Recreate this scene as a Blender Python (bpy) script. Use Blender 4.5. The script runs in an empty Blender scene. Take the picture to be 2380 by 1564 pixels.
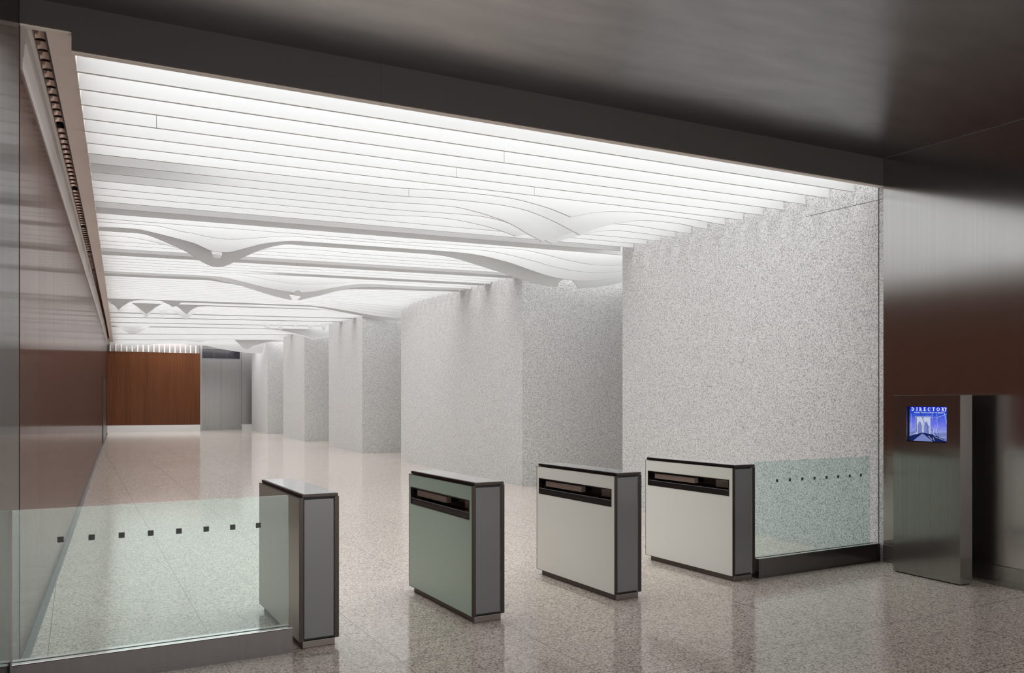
import bpy, bmesh, math, random
from mathutils import Vector
from mathutils.geometry import delaunay_2d_cdt

# ------------------------------------------------------------------ camera
SC = bpy.context.scene
COL = SC.collection
cam_d = bpy.data.cameras.new('camera'); cam = bpy.data.objects.new('camera', cam_d); COL.objects.link(cam)
cam.location = (0, 0, 1.6)
cam.rotation_euler = (math.pi/2, 0, -0.4519)
cam_d.sensor_width = 36.0
cam_d.lens = 36.0*1885.0/2380.0
cam_d.shift_y = (936.5-782.0)/2380.0
cam_d.clip_end = 200
SC.camera = cam
# ------------------------------------------------------------------ world, exposure
wd = bpy.data.worlds.new('daylight'); SC.world = wd; wd.use_nodes = True
WBG = wd.node_tree.nodes['Background']
WBG.inputs[0].default_value = (1.0, 0.985, 0.965, 1); WBG.inputs[1].default_value = 3.5
SC.view_settings.view_transform = 'Standard'; SC.view_settings.look = 'None'
SC.view_settings.exposure = 0.0; SC.view_settings.gamma = 1.0
SC.view_settings.use_curve_mapping = False
LUM = 3.55          # radiance of the luminous ceiling
random.seed(4)
# ------------------------------------------------------------------ the plan
XL, XR = -0.25, 6.95          # left and right ends of the baffles
WX = -0.54                    # left wall
PIERS = [(5.73, 10.44), (13.87, 21.26), (25.2, 29.7), (34.05, 38.85), (43.3, 48.8)]
YEND = 49.3
NB = 106                      # last baffle
def YL(k): return 6.13+.3615*k+.0004*k*k
def YR(k): return 6.07+.3345*k+.00023*k*k
def zc(Y): return 3.81+.0275*(min(Y, 35)-6.05)+.015*max(0, Y-35)
def zent(Y): return 4.07+.03*(Y-5.75)
# wave outlines: (x, z) along each baffle's lower edge, in metres
WAVES = {
6:[(3.304,3.899),(3.356,3.9),(3.429,3.902),(3.513,3.903),(3.592,3.904),(3.668,3.904),(3.746,3.903),(3.821,3.902),(3.888,3.9),(3.943,3.898),(3.99,3.895),(4.035,3.891),(4.083,3.886),(4.139,3.879),(4.197,3.871),(4.255,3.862),(4.31,3.854),(4.358,3.846),(4.402,3.838),(4.446,3.829),(4.494,3.818),(4.553,3.803),(4.618,3.785),(4.678,3.768),(4.719,3.756),(4.747,3.763),(4.787,3.773),(4.831,3.785),(4.872,3.796),(4.908,3.806),(4.943,3.816),(4.979,3.826),(5.017,3.835),(5.056,3.843),(5.096,3.851),(5.14,3.858),(5.194,3.865),(5.26,3.872),(5.337,3.879),(5.417,3.886),(5.494,3.891),(5.558,3.895),(5.616,3.897),(5.682,3.899),(5.768,3.9),(5.898,3.899),(6.059,3.897),(6.212,3.895),(6.32,3.893)],
7:[(3.444,3.906),(3.501,3.906),(3.583,3.907),(3.675,3.907),(3.762,3.907),(3.841,3.906),(3.92,3.904),(3.997,3.902),(4.07,3.898),(4.135,3.893),(4.195,3.888),(4.253,3.881),(4.311,3.872),(4.368,3.862),(4.424,3.849),(4.48,3.835),(4.538,3.819),(4.596,3.802),(4.656,3.784),(4.717,3.764),(4.779,3.742),(4.848,3.716),(4.924,3.685),(4.992,3.658),(5.04,3.638),(5.058,3.646),(5.084,3.657),(5.114,3.67),(5.145,3.684),(5.173,3.697),(5.202,3.711),(5.235,3.726),(5.276,3.742),(5.333,3.761),(5.401,3.783),(5.466,3.802),(5.512,3.816),(5.524,3.82),(5.569,3.829),(5.64,3.846),(5.719,3.864),(5.792,3.878),(5.854,3.888),(5.913,3.895),(5.975,3.901),(6.048,3.905),(6.146,3.908),(6.261,3.909),(6.368,3.909),(6.443,3.909)],
8:[(3.405,3.914),(3.437,3.914),(3.483,3.914),(3.535,3.914),(3.584,3.913),(3.628,3.91),(3.671,3.906),(3.717,3.9),(3.766,3.893),(3.822,3.885),(3.881,3.875),(3.944,3.864),(4.007,3.851),(4.072,3.837),(4.139,3.822),(4.206,3.804),(4.272,3.784),(4.337,3.758),(4.402,3.729),(4.465,3.699),(4.523,3.673),(4.578,3.65),(4.632,3.629),(4.677,3.611),(4.709,3.598),(4.733,3.607),(4.767,3.62),(4.812,3.637),(4.869,3.657),(4.945,3.682),(5.037,3.712),(5.134,3.743),(5.225,3.773),(5.309,3.8),(5.391,3.827),(5.469,3.852),(5.538,3.871),(5.594,3.884),(5.64,3.893),(5.683,3.898),(5.73,3.903),(5.787,3.907),(5.849,3.91),(5.906,3.912),(5.946,3.914)],
9:[(3.724,3.92),(3.777,3.921),(3.854,3.922),(3.938,3.922),(4.008,3.921),(4.058,3.92),(4.099,3.917),(4.138,3.913),(4.181,3.909),(4.232,3.903),(4.284,3.896),(4.34,3.888),(4.397,3.876),(4.456,3.861),(4.517,3.842),(4.58,3.821),(4.646,3.799),(4.72,3.773),(4.8,3.743),(4.876,3.715),(4.936,3.692),(4.977,3.676),(5.004,3.665),(5.021,3.658),(5.035,3.653),(5.062,3.665),(5.101,3.682),(5.147,3.701),(5.191,3.719),(5.234,3.735),(5.279,3.75),(5.325,3.766),(5.371,3.78),(5.414,3.793),(5.457,3.804),(5.503,3.816),(5.553,3.828),(5.611,3.843),(5.675,3.859),(5.741,3.875),(5.803,3.887),(5.866,3.896),(5.929,3.903),(5.985,3.908),(6.025,3.911)],
10:[(3.623,3.939),(3.665,3.938),(3.727,3.937),(3.796,3.934),(3.863,3.931),(3.925,3.926),(3.988,3.92),(4.052,3.913),(4.118,3.905),(4.185,3.896),(4.255,3.887),(4.326,3.875),(4.397,3.862),(4.477,3.844),(4.563,3.823),(4.64,3.802),(4.694,3.788),(4.721,3.796),(4.76,3.808),(4.806,3.821),(4.855,3.833),(4.904,3.845),(4.958,3.858),(5.016,3.869),(5.081,3.878),(5.162,3.884),(5.256,3.887),(5.343,3.889),(5.403,3.891)],
15:[(4.556,3.973),(4.636,3.973),(4.751,3.973),(4.884,3.973),(5.016,3.973),(5.152,3.975),(5.298,3.978),(5.44,3.979),(5.562,3.979),(5.648,3.976),(5.711,3.972),(5.773,3.965),(5.853,3.954),(5.966,3.938),(6.096,3.916),(6.23,3.894),(6.351,3.875),(6.457,3.86),(6.554,3.848),(6.645,3.838),(6.734,3.831),(6.82,3.826),(6.901,3.823),(6.98,3.823),(7.06,3.825),(7.138,3.827),(7.213,3.831),(7.295,3.838),(7.392,3.849),(7.525,3.869),(7.684,3.895),(7.833,3.92),(7.937,3.938)],
16:[(-0.246,3.993),(-0.2,3.994),(-0.134,3.994),(-0.055,3.995),(0.027,3.996),(0.122,3.997),(0.231,3.998),(0.335,3.999),(0.417,3.999),(0.466,3.998),(0.491,3.997),(0.512,3.994),(0.544,3.989),(0.597,3.979),(0.659,3.967),(0.721,3.954),(0.772,3.945),(0.804,3.941),(0.825,3.941),(0.845,3.941),(0.875,3.938),(0.92,3.931),(0.974,3.921),(1.031,3.911),(1.086,3.903),(1.141,3.897),(1.198,3.891),(1.252,3.887),(1.301,3.885),(1.34,3.883),(1.373,3.883),(1.405,3.885),(1.445,3.888),(1.493,3.893),(1.545,3.899),(1.602,3.907),(1.664,3.916),(1.735,3.926),(1.812,3.938),(1.89,3.951),(1.961,3.961),(2.023,3.971),(2.079,3.979),(2.133,3.986),(2.188,3.99),(2.246,3.993),(2.305,3.993),(2.363,3.993),(2.418,3.992),(2.448,3.992),(2.46,3.991),(2.499,3.99),(2.609,3.989),(2.831,3.989),(3.134,3.99),(3.461,3.99),(3.749,3.99),(3.979,3.989),(4.184,3.987),(4.374,3.985),(4.562,3.984),(4.747,3.986),(4.923,3.99),(5.096,3.991),(5.272,3.984),(5.462,3.964),(5.66,3.936),(5.844,3.905),(5.991,3.88),(6.081,3.865),(6.13,3.853),(6.166,3.844),(6.218,3.833),(6.291,3.82),(6.372,3.807),(6.456,3.794),(6.539,3.783),(6.62,3.774),(6.702,3.767),(6.784,3.761),(6.866,3.758),(6.947,3.756),(7.028,3.756),(7.111,3.758),(7.199,3.763),(7.293,3.771),(7.39,3.781),(7.493,3.795),(7.608,3.812),(7.749,3.837),(7.911,3.868),(8.061,3.898),(8.166,3.919)],
17:[(-0.246,3.998),(-0.166,4.001),(-0.049,4.005),(0.076,4.007),(0.179,4.007),(0.244,4.004),(0.289,4),(0.336,3.992),(0.407,3.979),(0.519,3.958),(0.658,3.931),(0.796,3.902),(0.902,3.879),(0.964,3.864),(0.997,3.853),(1.019,3.843),(1.047,3.831),(1.083,3.816),(1.12,3.8),(1.156,3.784),(1.193,3.773),(1.231,3.766),(1.269,3.763),(1.306,3.762),(1.34,3.761),(1.369,3.762),(1.394,3.763),(1.42,3.766),(1.452,3.773),(1.492,3.785),(1.538,3.801),(1.588,3.819),(1.639,3.838),(1.693,3.856),(1.751,3.876),(1.809,3.896),(1.867,3.914),(1.925,3.928),(1.982,3.942),(2.04,3.953),(2.098,3.964),(2.154,3.973),(2.208,3.981),(2.266,3.988),(2.333,3.993),(2.395,3.996),(2.454,3.997),(2.542,3.997),(2.688,3.997),(2.92,3.998),(3.22,3.998),(3.547,3.998),(3.86,3.998),(4.16,3.999),(4.466,4.001),(4.757,4),(5.013,3.993),(5.223,3.976),(5.398,3.954),(5.549,3.927),(5.691,3.901),(5.822,3.873),(5.936,3.842),(6.039,3.812),(6.137,3.786),(6.228,3.763),(6.311,3.742),(6.387,3.724),(6.462,3.709),(6.53,3.697),(6.593,3.688),(6.656,3.682),(6.726,3.676),(6.805,3.67),(6.889,3.666),(6.976,3.663),(7.062,3.664),(7.145,3.668),(7.228,3.674),(7.313,3.683),(7.403,3.695),(7.499,3.71),(7.599,3.729),(7.705,3.751),(7.822,3.774),(7.967,3.804),(8.133,3.84),(8.287,3.873),(8.395,3.896)],
18:[(-0.246,4.021),(-0.197,4.021),(-0.125,4.021),(-0.045,4.021),(0.029,4.021),(0.096,4.021),(0.164,4.022),(0.228,4.022),(0.286,4.019),(0.331,4.014),(0.369,4.007),(0.407,3.996),(0.459,3.98),(0.532,3.953),(0.62,3.919),(0.707,3.884),(0.779,3.854),(0.829,3.833),(0.865,3.815),(0.896,3.799),(0.929,3.779),(0.967,3.756),(1.004,3.73),(1.041,3.704),(1.078,3.681),(1.117,3.66),(1.156,3.642),(1.194,3.626),(1.229,3.614),(1.258,3.606),(1.284,3.603),(1.309,3.602),(1.335,3.604),(1.361,3.608),(1.386,3.614),(1.413,3.623),(1.441,3.635),(1.471,3.648),(1.501,3.664),(1.534,3.683),(1.572,3.704),(1.616,3.73),(1.665,3.76),(1.716,3.791),(1.766,3.819),(1.815,3.844),(1.863,3.867),(1.913,3.889),(1.962,3.91),(2.012,3.93),(2.063,3.949),(2.113,3.966),(2.16,3.98),(2.203,3.991),(2.243,3.999),(2.281,4.004),(2.321,4.008),(2.358,4.011),(2.394,4.011),(2.434,4.01),(2.483,4.009),(2.524,4.009),(2.562,4.008),(2.631,4.008),(2.766,4.008),(3.011,4.008),(3.338,4.009),(3.682,4.009),(3.972,4.009),(4.185,4.009),(4.359,4.008),(4.505,4.006),(4.636,4.002),(4.744,3.996),(4.825,3.988),(4.897,3.977),(4.977,3.963),(5.067,3.946),(5.157,3.926),(5.252,3.903),(5.355,3.878),(5.476,3.85),(5.61,3.818),(5.74,3.787),(5.851,3.759),(5.931,3.738),(5.992,3.72),(6.047,3.703),(6.111,3.686),(6.188,3.669),(6.271,3.651),(6.356,3.635),(6.441,3.621),(6.532,3.61),(6.629,3.601),(6.716,3.594),(6.776,3.589),(6.784,3.606),(6.795,3.631),(6.809,3.657),(6.824,3.679),(6.839,3.695),(6.856,3.709),(6.875,3.721),(6.899,3.73),(6.93,3.737),(6.966,3.741),(7.004,3.742),(7.035,3.738),(7.061,3.726),(7.082,3.709),(7.101,3.689),(7.118,3.669),(7.135,3.647),(7.151,3.623),(7.164,3.6),(7.173,3.585),(7.21,3.588),(7.262,3.593),(7.326,3.6),(7.396,3.609),(7.476,3.62),(7.568,3.634),(7.662,3.649),(7.749,3.665),(7.818,3.679),(7.878,3.694),(7.945,3.712),(8.035,3.738),(8.174,3.779),(8.345,3.832),(8.508,3.883),(8.622,3.919)],
19:[(-0.246,4.023),(-0.18,4.024),(-0.084,4.026),(0.02,4.027),(0.109,4.025),(0.178,4.022),(0.237,4.016),(0.293,4.009),(0.35,4),(0.413,3.99),(0.476,3.979),(0.538,3.967),(0.595,3.955),(0.643,3.946),(0.684,3.937),(0.728,3.927),(0.785,3.914),(0.859,3.894),(0.946,3.867),(1.039,3.844),(1.136,3.831),(1.237,3.834),(1.343,3.848),(1.453,3.867),(1.563,3.886),(1.681,3.906),(1.804,3.931),(1.921,3.954),(2.018,3.972),(2.086,3.984),(2.133,3.99),(2.174,3.994),(2.222,3.999),(2.278,4.004),(2.335,4.009),(2.398,4.013),(2.47,4.016),(2.563,4.018),(2.672,4.019),(2.774,4.019),(2.845,4.02)],
29:[(1.229,4.111),(1.318,4.113),(1.446,4.116),(1.589,4.118),(1.722,4.12),(1.842,4.119),(1.962,4.117),(2.075,4.114),(2.174,4.11),(2.25,4.104),(2.31,4.097),(2.366,4.089),(2.428,4.079),(2.502,4.068),(2.579,4.055),(2.659,4.041),(2.737,4.029),(2.815,4.017),(2.893,4.006),(2.972,3.996),(3.05,3.989),(3.13,3.984),(3.212,3.981),(3.291,3.981),(3.367,3.981),(3.435,3.984),(3.498,3.988),(3.561,3.993),(3.629,3.999),(3.704,4.005),(3.781,4.011),(3.864,4.018),(3.954,4.027),(4.058,4.04),(4.172,4.056),(4.285,4.072),(4.386,4.084),(4.456,4.092),(4.506,4.096),(4.569,4.099),(4.678,4.101),(4.872,4.101),(5.126,4.1),(5.372,4.099),(5.543,4.098)],
30:[(1.256,4.118),(1.31,4.118),(1.387,4.118),(1.474,4.118),(1.557,4.116),(1.633,4.115),(1.709,4.114),(1.785,4.11),(1.862,4.104),(1.933,4.094),(2.002,4.082),(2.078,4.066),(2.17,4.047),(2.286,4.021),(2.421,3.99),(2.56,3.959),(2.692,3.932),(2.819,3.911),(2.948,3.892),(3.063,3.877),(3.149,3.865),(3.196,3.857),(3.214,3.853),(3.222,3.85),(3.228,3.858),(3.238,3.87),(3.249,3.883),(3.261,3.892),(3.275,3.898),(3.291,3.902),(3.306,3.903),(3.321,3.902),(3.333,3.895),(3.346,3.883),(3.356,3.871),(3.363,3.864),(3.406,3.868),(3.466,3.874),(3.536,3.882),(3.606,3.893),(3.671,3.907),(3.738,3.923),(3.81,3.941),(3.894,3.961),(3.994,3.984),(4.108,4.009),(4.224,4.035),(4.332,4.055),(4.416,4.07),(4.486,4.081),(4.572,4.089),(4.703,4.094),(4.921,4.097),(5.2,4.095),(5.471,4.093),(5.659,4.091)],
31:[(1.283,4.131),(1.349,4.131),(1.444,4.131),(1.548,4.129),(1.642,4.124),(1.721,4.113),(1.795,4.098),(1.867,4.081),(1.944,4.065),(2.02,4.051),(2.095,4.037),(2.178,4.02),(2.28,3.996),(2.411,3.959),(2.564,3.913),(2.72,3.866),(2.857,3.828),(2.977,3.799),(3.088,3.776),(3.181,3.758),(3.247,3.746),(3.247,3.746),(3.249,3.751),(3.253,3.758),(3.256,3.766),(3.254,3.776),(3.246,3.787),(3.233,3.801),(3.22,3.814),(3.211,3.827),(3.205,3.839),(3.201,3.851),(3.2,3.862),(3.201,3.872),(3.205,3.88),(3.213,3.888),(3.222,3.895),(3.232,3.899),(3.244,3.9),(3.258,3.899),(3.271,3.896),(3.283,3.89),(3.292,3.88),(3.3,3.865),(3.307,3.851),(3.312,3.842),(3.312,3.842),(3.337,3.84),(3.374,3.839),(3.412,3.837),(3.437,3.836),(3.437,3.836),(3.433,3.829),(3.427,3.819),(3.42,3.808),(3.413,3.797),(3.403,3.787),(3.392,3.776),(3.382,3.766),(3.377,3.758),(3.378,3.753),(3.385,3.751),(3.393,3.749),(3.398,3.748),(3.398,3.748),(3.475,3.769),(3.585,3.799),(3.71,3.833),(3.829,3.867),(3.941,3.901),(4.055,3.936),(4.167,3.971),(4.273,4),(4.368,4.023),(4.456,4.042),(4.543,4.057),(4.634,4.069),(4.722,4.079),(4.808,4.085),(4.906,4.089),(5.029,4.091),(5.208,4.092),(5.425,4.091),(5.632,4.089),(5.775,4.087)],
32:[(1.311,4.138),(1.376,4.139),(1.471,4.14),(1.577,4.141),(1.677,4.137),(1.774,4.129),(1.873,4.116),(1.967,4.103),(2.049,4.091),(2.106,4.084),(2.146,4.079),(2.191,4.072),(2.263,4.061),(2.373,4.041),(2.507,4.017),(2.655,3.991),(2.807,3.968),(2.964,3.947),(3.131,3.925),(3.299,3.909),(3.461,3.904),(3.618,3.914),(3.772,3.936),(3.92,3.962),(4.058,3.987),(4.178,4.008),(4.285,4.031),(4.391,4.052),(4.513,4.068),(4.653,4.079),(4.803,4.086),(4.963,4.09),(5.131,4.094),(5.328,4.097),(5.548,4.1),(5.75,4.101),(5.891,4.102)],
41:[(3.6,4.212),(3.796,4.211),(3.992,4.21),(4.188,4.209),(4.384,4.208),(4.579,4.206),(4.775,4.204),(4.971,4.196),(5.167,4.185),(5.363,4.173),(5.559,4.16),(5.755,4.147),(5.951,4.134),(6.146,4.12),(6.342,4.108),(6.538,4.097),(6.734,4.09),(6.93,4.084)],
42:[(3.6,4.221),(3.796,4.22),(3.992,4.219),(4.188,4.218),(4.384,4.216),(4.579,4.215),(4.775,4.212),(4.971,4.203),(5.167,4.189),(5.363,4.173),(5.559,4.157),(5.755,4.141),(5.951,4.123),(6.146,4.107),(6.342,4.091),(6.538,4.078),(6.734,4.068),(6.93,4.061)],
43:[(3.6,4.23),(3.953,4.228),(4.306,4.225),(4.659,4.222),(5.012,4.203),(5.365,4.168),(5.718,4.13),(6.071,4.09),(6.424,4.053),(6.776,4.028),(7.129,4.016),(7.482,4.018),(7.835,4.018),(8.188,4.017),(8.541,4.016),(8.894,4.015),(9.247,4.015),(9.6,4.014)],
44:[(3.6,4.238),(3.953,4.236),(4.306,4.233),(4.659,4.229),(5.012,4.207),(5.365,4.164),(5.718,4.116),(6.071,4.066),(6.424,4.021),(6.776,3.991),(7.129,3.976),(7.482,3.978),(7.835,3.978),(8.188,3.978),(8.541,3.978),(8.894,3.977),(9.247,3.977),(9.6,3.976)],
45:[(3.6,4.247),(3.953,4.244),(4.306,4.242),(4.659,4.237),(5.012,4.21),(5.365,4.159),(5.718,4.102),(6.071,4.043),(6.424,3.989),(6.776,3.953),(7.129,3.936),(7.482,3.939),(7.835,3.939),(8.188,3.939),(8.541,3.939),(8.894,3.939),(9.247,3.939),(9.6,3.939)],
46:[(-0.243,4.266),(-0.222,4.257),(-0.192,4.245),(-0.157,4.229),(-0.121,4.211),(-0.082,4.186),(-0.038,4.155),(0.002,4.125),(0.03,4.105),(0.044,4.112),(0.065,4.121),(0.088,4.133),(0.111,4.146),(0.132,4.163),(0.153,4.182),(0.176,4.202),(0.205,4.22),(0.241,4.237),(0.283,4.254),(0.327,4.269),(0.369,4.281),(0.403,4.289),(0.433,4.294),(0.469,4.298),(0.521,4.301),(0.6,4.303),(0.698,4.305),(0.796,4.305),(0.876,4.304),(0.93,4.303),(0.969,4.3),(1,4.295),(1.03,4.289),(1.058,4.281),(1.081,4.27),(1.102,4.259),(1.125,4.246),(1.152,4.233),(1.181,4.219),(1.209,4.204),(1.233,4.19),(1.252,4.176),(1.269,4.161),(1.283,4.148),(1.293,4.139),(1.307,4.145),(1.327,4.152),(1.351,4.162),(1.376,4.175),(1.404,4.193),(1.436,4.217),(1.467,4.24),(1.496,4.257),(1.512,4.265),(1.519,4.268),(1.539,4.268),(1.593,4.269),(1.686,4.269),(1.809,4.268),(1.955,4.266),(2.119,4.265),(2.291,4.264),(2.477,4.263),(2.698,4.261),(2.974,4.259),(3.358,4.257),(3.827,4.254),(4.285,4.251),(4.631,4.246),(4.813,4.241),(4.89,4.236),(4.931,4.229),(5.007,4.217),(5.136,4.198),(5.28,4.174),(5.43,4.148),(5.577,4.122),(5.725,4.095),(5.877,4.067),(6.022,4.039),(6.154,4.016),(6.265,3.996),(6.362,3.98),(6.452,3.967),(6.542,3.954),(6.635,3.944),(6.726,3.935),(6.813,3.928),(6.894,3.922),(6.962,3.918),(7.02,3.915),(7.079,3.913),(7.149,3.912),(7.244,3.912),(7.353,3.914),(7.455,3.915),(7.525,3.917)],
47:[(3.6,4.269),(3.953,4.267),(4.306,4.264),(4.659,4.26),(5.012,4.237),(5.365,4.194),(5.718,4.146),(6.071,4.096),(6.424,4.051),(6.776,4.02),(7.129,4.005),(7.482,4.007),(7.835,4.007),(8.188,4.007),(8.541,4.006),(8.894,4.006),(9.247,4.005),(9.6,4.004)],
48:[(3.6,4.284),(3.953,4.282),(4.306,4.279),(4.659,4.275),(5.012,4.262),(5.365,4.238),(5.718,4.211),(6.071,4.184),(6.424,4.158),(6.776,4.141),(7.129,4.132),(7.482,4.132),(7.835,4.131),(8.188,4.129),(8.541,4.128),(8.894,4.126),(9.247,4.125),(9.6,4.123)],
49:[(-0.249,4.354),(-0.222,4.343),(-0.183,4.327),(-0.14,4.307),(-0.103,4.283),(-0.07,4.251),(-0.039,4.212),(-0.012,4.175),(0.007,4.15),(0.026,4.171),(0.054,4.201),(0.086,4.233),(0.117,4.262),(0.148,4.286),(0.181,4.31),(0.212,4.331),(0.24,4.346),(0.259,4.358),(0.274,4.365),(0.289,4.367),(0.313,4.359),(0.349,4.341),(0.391,4.314),(0.438,4.281),(0.486,4.244),(0.541,4.198),(0.602,4.143),(0.657,4.093),(0.696,4.057),(0.726,4.081),(0.769,4.115),(0.816,4.152),(0.857,4.185),(0.889,4.212),(0.917,4.237),(0.946,4.26),(0.982,4.284),(1.025,4.309),(1.072,4.337),(1.124,4.359),(1.181,4.368),(1.248,4.363),(1.322,4.345),(1.395,4.321),(1.457,4.296),(1.505,4.267),(1.543,4.234),(1.576,4.2),(1.608,4.168),(1.642,4.139),(1.674,4.11),(1.702,4.085),(1.722,4.068),(1.741,4.091),(1.769,4.126),(1.802,4.163),(1.836,4.195),(1.869,4.221),(1.904,4.244),(1.943,4.265),(1.988,4.281),(2.046,4.294),(2.115,4.302),(2.179,4.308),(2.223,4.312)],
52:[(-0.261,4.41),(-0.234,4.396),(-0.195,4.376),(-0.15,4.353),(-0.108,4.328),(-0.065,4.299),(-0.018,4.264),(0.023,4.233),(0.052,4.211),(0.072,4.225),(0.101,4.247),(0.133,4.27),(0.161,4.292),(0.184,4.312),(0.203,4.332),(0.225,4.35),(0.251,4.365),(0.285,4.38),(0.323,4.395),(0.364,4.402),(0.406,4.394),(0.451,4.367),(0.498,4.325),(0.545,4.276),(0.587,4.23),(0.626,4.183),(0.663,4.133),(0.694,4.089),(0.717,4.058),(0.737,4.078),(0.766,4.108),(0.8,4.142),(0.833,4.178),(0.869,4.218),(0.908,4.263),(0.946,4.305),(0.977,4.332),(0.997,4.343),(1.012,4.344),(1.025,4.333),(1.042,4.312),(1.068,4.269),(1.098,4.209),(1.126,4.15),(1.146,4.11),(1.174,4.139),(1.213,4.181),(1.255,4.225),(1.29,4.26),(1.312,4.284),(1.329,4.305),(1.345,4.317),(1.369,4.319),(1.4,4.308),(1.437,4.287),(1.479,4.257),(1.526,4.221),(1.588,4.172),(1.661,4.111),(1.729,4.053),(1.777,4.013),(1.805,4.043),(1.847,4.086),(1.893,4.133),(1.935,4.172),(1.97,4.204),(2.003,4.232),(2.038,4.256),(2.081,4.277),(2.141,4.294),(2.213,4.308),(2.28,4.319),(2.327,4.326)],
72:[(-0.235,4.582),(-0.187,4.579),(-0.118,4.576),(-0.042,4.569),(0.026,4.555),(0.084,4.533),(0.139,4.503),(0.192,4.472),(0.246,4.445),(0.303,4.422),(0.363,4.4),(0.419,4.383),(0.465,4.371),(0.495,4.365),(0.513,4.363),(0.532,4.367),(0.567,4.381),(0.625,4.41),(0.698,4.45),(0.773,4.492),(0.838,4.524),(0.891,4.543),(0.939,4.554),(0.979,4.561),(1.007,4.566)],
75:[(-0.243,4.653),(-0.189,4.643),(-0.109,4.628),(-0.025,4.61),(0.045,4.586),(0.093,4.557),(0.131,4.521),(0.165,4.485),(0.202,4.451),(0.246,4.421),(0.291,4.392),(0.336,4.366),(0.377,4.345),(0.414,4.331),(0.447,4.322),(0.481,4.318),(0.517,4.317),(0.557,4.317),(0.597,4.319),(0.642,4.328),(0.693,4.347),(0.754,4.38),(0.824,4.426),(0.894,4.473),(0.956,4.513),(0.963,4.546),(1.131,4.612),(1.548,4.613),(2.14,4.604),(2.727,4.591),(3.131,4.583)],
76:[(4.411,4.576),(4.559,4.576),(4.772,4.577),(5.001,4.575),(5.198,4.571),(5.348,4.564),(5.477,4.554),(5.598,4.541),(5.724,4.524),(5.855,4.504),(5.987,4.48),(6.118,4.453),(6.25,4.425),(6.386,4.394),(6.525,4.36),(6.658,4.326),(6.777,4.297),(6.884,4.272),(6.982,4.25),(7.063,4.232),(7.12,4.22),(7.163,4.228),(7.223,4.241),(7.291,4.255),(7.358,4.27),(7.418,4.286),(7.476,4.303),(7.541,4.321),(7.623,4.338),(7.738,4.356),(7.877,4.375),(8.009,4.392),(8.099,4.404)],
78:[(5.309,4.599),(5.411,4.59),(5.556,4.578),(5.726,4.561),(5.898,4.536),(6.079,4.501),(6.277,4.459),(6.472,4.412),(6.649,4.367),(6.811,4.317),(6.964,4.263),(7.094,4.215),(7.186,4.182),(7.251,4.194),(7.346,4.212),(7.447,4.232),(7.535,4.251),(7.598,4.266),(7.648,4.28),(7.703,4.295),(7.778,4.311),(7.893,4.33),(8.035,4.352),(8.169,4.372),(8.262,4.386)],
92:[(1.755,4.713),(1.812,4.712),(1.893,4.711),(1.996,4.705),(2.122,4.69),(2.283,4.661),(2.474,4.622),(2.673,4.58),(2.854,4.544),(3.027,4.514),(3.197,4.487),(3.345,4.465),(3.448,4.449),(3.492,4.466),(3.551,4.491),(3.639,4.517),(3.768,4.54),(3.975,4.557),(4.243,4.574),(4.501,4.587),(4.678,4.596)],
98:[(4.46,4.783),(4.58,4.784),(4.753,4.787),(4.935,4.782),(5.081,4.762),(5.178,4.719),(5.251,4.66),(5.31,4.595),(5.367,4.534),(5.42,4.475),(5.465,4.415),(5.509,4.36),(5.557,4.318),(5.616,4.288),(5.679,4.268),(5.741,4.259),(5.795,4.262),(5.833,4.283),(5.86,4.319),(5.891,4.36),(5.938,4.395),(6.006,4.424),(6.089,4.45),(6.179,4.475),(6.27,4.5),(6.354,4.528),(6.438,4.558),(6.533,4.585),(6.648,4.604),(6.809,4.614),(7.003,4.616),(7.184,4.615),(7.309,4.615)],
104:[(0.189,4.747),(0.344,4.429),(0.432,4.687),(0.55,4.426),(0.628,4.684),(0.783,4.407),(0.886,4.682),(1.194,4.678),(1.297,4.402),(1.4,4.659)],
105:[(3.722,4.649),(3.81,4.643),(3.935,4.636),(4.081,4.624),(4.23,4.603),(4.381,4.569),(4.54,4.526),(4.709,4.479),(4.888,4.436),(5.083,4.395),(5.292,4.354),(5.501,4.317),(5.692,4.285),(5.866,4.259),(6.029,4.239),(6.18,4.223),(6.318,4.21),(6.448,4.201),(6.569,4.195),(6.67,4.192),(6.742,4.189)],
}
HOLE18 = [(1.229, 3.844), (1.231, 3.827), (1.236, 3.804), (1.247, 3.776), (1.259, 3.749), (1.269, 3.726), (1.28, 3.71), (1.292, 3.704), (1.304, 3.703), (1.32, 3.705), (1.335, 3.712), (1.347, 3.727), (1.357, 3.747), (1.369, 3.771), (1.379, 3.797), (1.382, 3.829), (1.383, 3.854)]
TEETH66 = [[(4.7, 4.559), (4.724, 4.274), (4.866, 4.263), (4.89, 4.509)], [(5.116, 4.473), (5.152, 4.227), (5.27, 4.215), (5.299, 4.475)], [(5.623, 4.582), (5.676, 4.341), (5.747, 4.337), (5.807, 4.571)], [(6.118, 4.575), (6.142, 4.276), (6.274, 4.265), (6.31, 4.564)], [(6.563, 4.606), (6.611, 4.229), (6.695, 4.217), (6.743, 4.582)]]
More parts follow.
